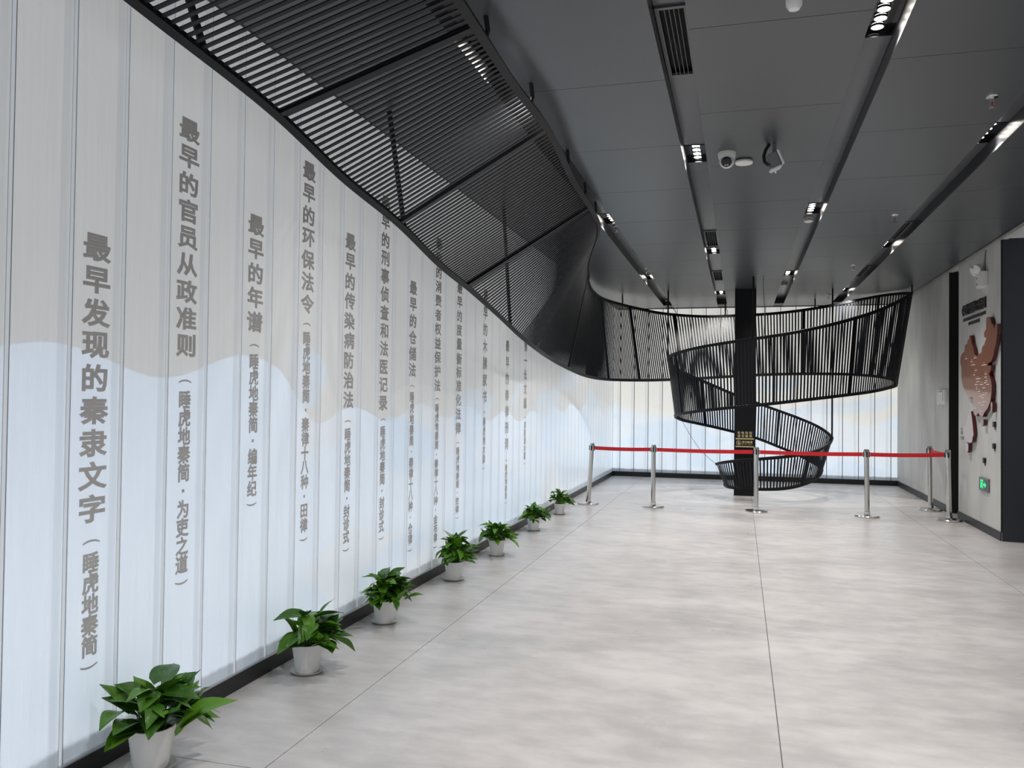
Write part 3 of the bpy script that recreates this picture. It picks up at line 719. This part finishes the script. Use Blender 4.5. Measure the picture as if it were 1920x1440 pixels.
for yy, lab in ((9.38, 'fire sprinkler in the canopy-side channel just past a lamp'), (12.75, 'fire sprinkler in the canopy-side channel just ahead of the far lamp'), (16.0, 'fire sprinkler at the far end of the canopy-side channel')):
    sprinkler(xc0, yy, ZR, lab)

# ------------------------------------------------------------------ right wall: map, title, fittings
def rw(a, b, d): return (XR-d, a, b)
def pxw(cx, cy):                                # point of the enlarged crop -> (Y, Z) on the pier face
    q = on(1700+cx/3.4286, 480+cy/3.4286, 'x', XR-.05); return (q.y, q.z)
OUT = [(345,655),(352,632),(370,615),(375,572),(388,565),(392,540),(400,535),(402,512),(411,510),(417,560),(430,598),(434,630),(452,646),(462,632),(480,622),(485,585),(498,570),(512,527),(499,522),(498,490),(510,470),(511,402),(520,391),(536,394),(546,436),(556,444),(562,466),(572,437),(583,435),(581,505),(574,560),(563,600),(556,640),(543,678),(521,690),(523,706),(543,703),(538,738),(529,760),(541,792),(547,835),(545,880),(538,932),(520,978),(497,1010),(488,1034),(470,1024),(458,1008),(446,1030),(434,1020),(426,992),(428,950),(422,905),(405,912),(390,900),(374,868),(360,830),(352,780),(352,720),(345,690)]
MP = thing('relief_map', 'large brown cut-out relief map on the light pier wall', 'map', (XR, 11.6, .9))
def sub(bm): bmesh.ops.translate(bm, vec=(-XR, -11.6, -.9), verts=bm.verts[:]); return bm
def two_tone(pts, front, edge, name, par, d0=.012, d1=.05):
    poly = [pxw(*q) for q in pts]; bm = prism(poly, rw, d0, d1); sub(bm)
    bmesh.ops.recalc_face_normals(bm, faces=bm.faces[:])
    for f_ in bm.faces: f_.material_index = 0 if abs(f_.normal.x) > .5 else 1
    big = [f_ for f_ in bm.faces if len(f_.verts) > 4]
    bmesh.ops.triangulate(bm, faces=big)
    return obj(name, bm, [front, edge], par)
two_tone(OUT, M['map'], M['mapedge'], 'mainland_board', MP)
two_tone([(540,945),(547,938),(551,945),(550,1000),(543,1008),(540,985)], M['map'], M['mapedge'], 'island_board', MP)
two_tone([(478,1062),(486,1050),(494,1056),(493,1085),(484,1094),(477,1080)], M['map'], M['mapedge'], 'island_board', MP)
bm = new_bm()
mk = random.Random(4)
MK = [(382,660),(440,655),(418,678),(428,700),(498,700),(445,735),(434,765),(508,757),(508,778),(459,788),(459,808),(514,802),(505,815),(447,827),(480,825),(520,826),(450,853),(497,848),(465,870),(512,880),(495,892),(474,900),(490,912),(500,936),(470,942),(488,958),(440,978),(478,996)]
for cx, cy in MK:
    yv, zv = pxw(cx, cy); wd = mk.choice((.045, .055, .07, .10))
    bx(bm, XR-.0515, XR-.0498, yv-wd, yv+wd, zv-.004, zv+.004); bx(bm, XR-.0515, XR-.0498, yv-.007, yv+.007, zv+.020, zv+.028)
for v in bm.verts: v.co.z += .0
o = obj('place_marks', sub(bm), M['pinhead'], MP)
o['label'] = 'tiny white place marks'; o['kind'] = 'stuff'
IN = thing('inset_map', 'pale pinkish inset relief map below the brown map', 'map', (XR, 11.6, .9))
two_tone([(392,1040),(400,1003),(413,998),(419,1040),(425,1090),(430,1150),(424,1165),(421,1195),(406,1204),(396,1196),(380,1190),(372,1160),(362,1145),(364,1115),(376,1085),(386,1060)], M['mapinset'], M['mapedge'], 'inset_board', IN)
two_tone([(376,1212),(384,1200),(396,1208),(396,1250),(390,1264),(380,1254)], M['mapinset'], M['mapedge'], 'inset_tail_board', IN)
# title
yA, yZ = 12.30, 11.20
TT = thing('map_title', 'bold black raised Chinese title above the brown map', 'lettering', (XR, (yA+yZ)/2, 2.66))
for i, ch in enumerate('中国古代简牍出土分布图'):
    glyph_obj(ch, M['black_text'], TT, (-.0005, -(i-5)*(yA-yZ)/11, .155), ((0, -1, 0), (0, 0, 1), (-1, 0, 0)), .098, .135, .018, .03)
def dashline(w, z, h, name, n):
    bm = new_bm(); rr = random.Random(n)
    for i in range(n):
        a = -w/2+w*i/n; bx(bm, -.008, -.0005, -(a+w/n*.88), -(a+w/n*.06), z-h/2*rr.uniform(.8, 1), z+h/2*rr.uniform(.8, 1))
    obj(name, bm, M['black_text'], TT)
dashline(1.06, .03, .045, 'subtitle_line', 26); dashline(.52, -.04, .045, 'subtitle_line', 13)
bm = new_bm(); NT_ = thing('map_note', 'small dark text block beside the pale inset map', 'lettering', (XR, 12.25, 1.06))
for z, w, h in ((.17, .06, .02), (.12, .26, .045), (.05, .14, .04)): bx(bm, -.006, -.0005, .14-w, .14, z-h/2, z+h/2)
obj('text_lines', bm, M['grey'], NT_)
for cx, cy, lab in ((541, 1082, 'small black block right below the brown map islands'), (539, 1222, 'small black block half way down the bare pier wall'), (478, 1314, 'small black block lowest on the pier, above the exit sign')):
    yv, zv = pxw(cx, cy); bm = box(-.028, -.0005, -.030, .030, -.032, .032); bmesh.ops.bevel(bm, geom=bm.edges[:], offset=.003, segments=1, affect='EDGES')
    T = thing('wall_block', lab, 'wall block', (XR, yv, zv), 0, 'small black blocks on the pier wall'); obj('block', bm, M['black_text'], T); obj('pin', box(-.012, -.0005, -.006, .006, -.060, -.032), M['grey'], T)
# exit sign
T = thing('exit_sign', 'grey framed exit sign with lit green running figure near the floor', 'sign', (XR, 11.25, .50))
bm = box(-.022, -.0005, -.195, .195, 0, .165); bmesh.ops.bevel(bm, geom=bm.edges[:], offset=.004, segments=1, affect='EDGES'); obj('frame', bm, mat('exit_frame', (.22, .22, .22), .35, .6), T)
obj('face', box(-.0245, -.0215, -.155, .165, .022, .143), M['exitface'], T)
bm = new_bm(); X_ = -.0252
def quad(*ps): bm.faces.new([bm.verts.new((X_, -a, b)) for a, b in ps])
quad((-.11, .03), (-.095, .03), (-.095, .135), (-.11, .135)); quad((-.11, .125), (-.0, .125), (-.0, .137), (-.11, .137)); quad((-.012, .03), (.0, .03), (.0, .137), (-.012, .137))
bmesh.ops.create_circle(bm, cap_ends=True, radius=.011, segments=12, matrix=Matrix.Translation((X_, .062, .112)) @ Matrix.Rotation(PI/2, 4, 'Y'))
quad((-.085, .070), (-.05, .070), (-.045, .102), (-.070, .102)); quad((-.085, .072), (-.066, .072), (-.075, .035), (-.095, .035)); quad((-.066, .072), (-.05, .075), (-.026, .045), (-.04, .035)); quad((-.05, .1), (-.045, .088), (-.02, .083), (-.02, .093))
quad((.01, .073), (.075, .073), (.075, .090), (.01, .090)); bm.faces.new([bm.verts.new((X_, -a, b)) for a, b in ((.065, .045), (.125, .082), (.065, .119))])
obj('running_figure_and_arrow', bm, M['greenlit'], T)
# twin-head emergency light
a = on(1857, 537, 'x', XR-.03); T = thing('emergency_light', 'white twin-head emergency lamp high on the pier with a cable', 'emergency light', (XR, 11.26, 3.00))
bm = box(-.075, -.0005, -.13, .13, 0, .19); bmesh.ops.bevel(bm, geom=bm.edges[:], offset=.008, segments=2, affect='EDGES'); obj('case', bm, M['white'], T)
for s_ in (-1, 1):
    c = Vector((-.07, .12+s_*.09, .235)); dv = Vector((-.75, -.2+.1*s_, -.35)).normalized(); q = Matrix.Translation(c) @ dv.to_track_quat('Z', 'Y').to_matrix().to_4x4()
    hd = obj('lamp_head', lathe([(0, -.05), (.03, -.045), (.058, -.012), (.062, .02), (.056, .026), (0, .022)], 24, M4=q), M['white'], T, None, True)
    obj('lens', lathe([(0, .030), (.05, .027), (.052, .0265), (0, .024)], 20, M4=q), M['offwhite'], hd, None, True)
    obj('stalk', tube([(-.05, .12+s_*.05, .18), c], .012, 8), M['white'], T)
for z in (.05, .12): obj('indicator', box(-.078, -.0745, .06, .085, z-.012, z+.012), M['grey'], T)
obj('cable', tube([(-.012, -.03, .185), (-.010, -.02, .28), (-.008, -.03, .40), (-.008, -.06, .45)], .007, 6), M['grey'], T)
# control panel on the far stretch
T = thing('control_panel', 'white rectangular control panel on the grey wall beside the opening', 'panel', (XR, 13.43, 1.555))
bm = box(-.035, -.0005, -.235, .235, 0, .22); bmesh.ops.bevel(bm, geom=bm.edges[:], offset=.006, segments=2, affect='EDGES'); obj('case', bm, M['white'], T)
bm = box(-.041, -.0345, -.15, .17, .045, .18); obj('window', bm, mat('panel_window', (.42, .45, .46), .2), T)
obj('label_strip', box(-.0365, -.0345, -.15, .15, .192, .205), M['grey'], T)
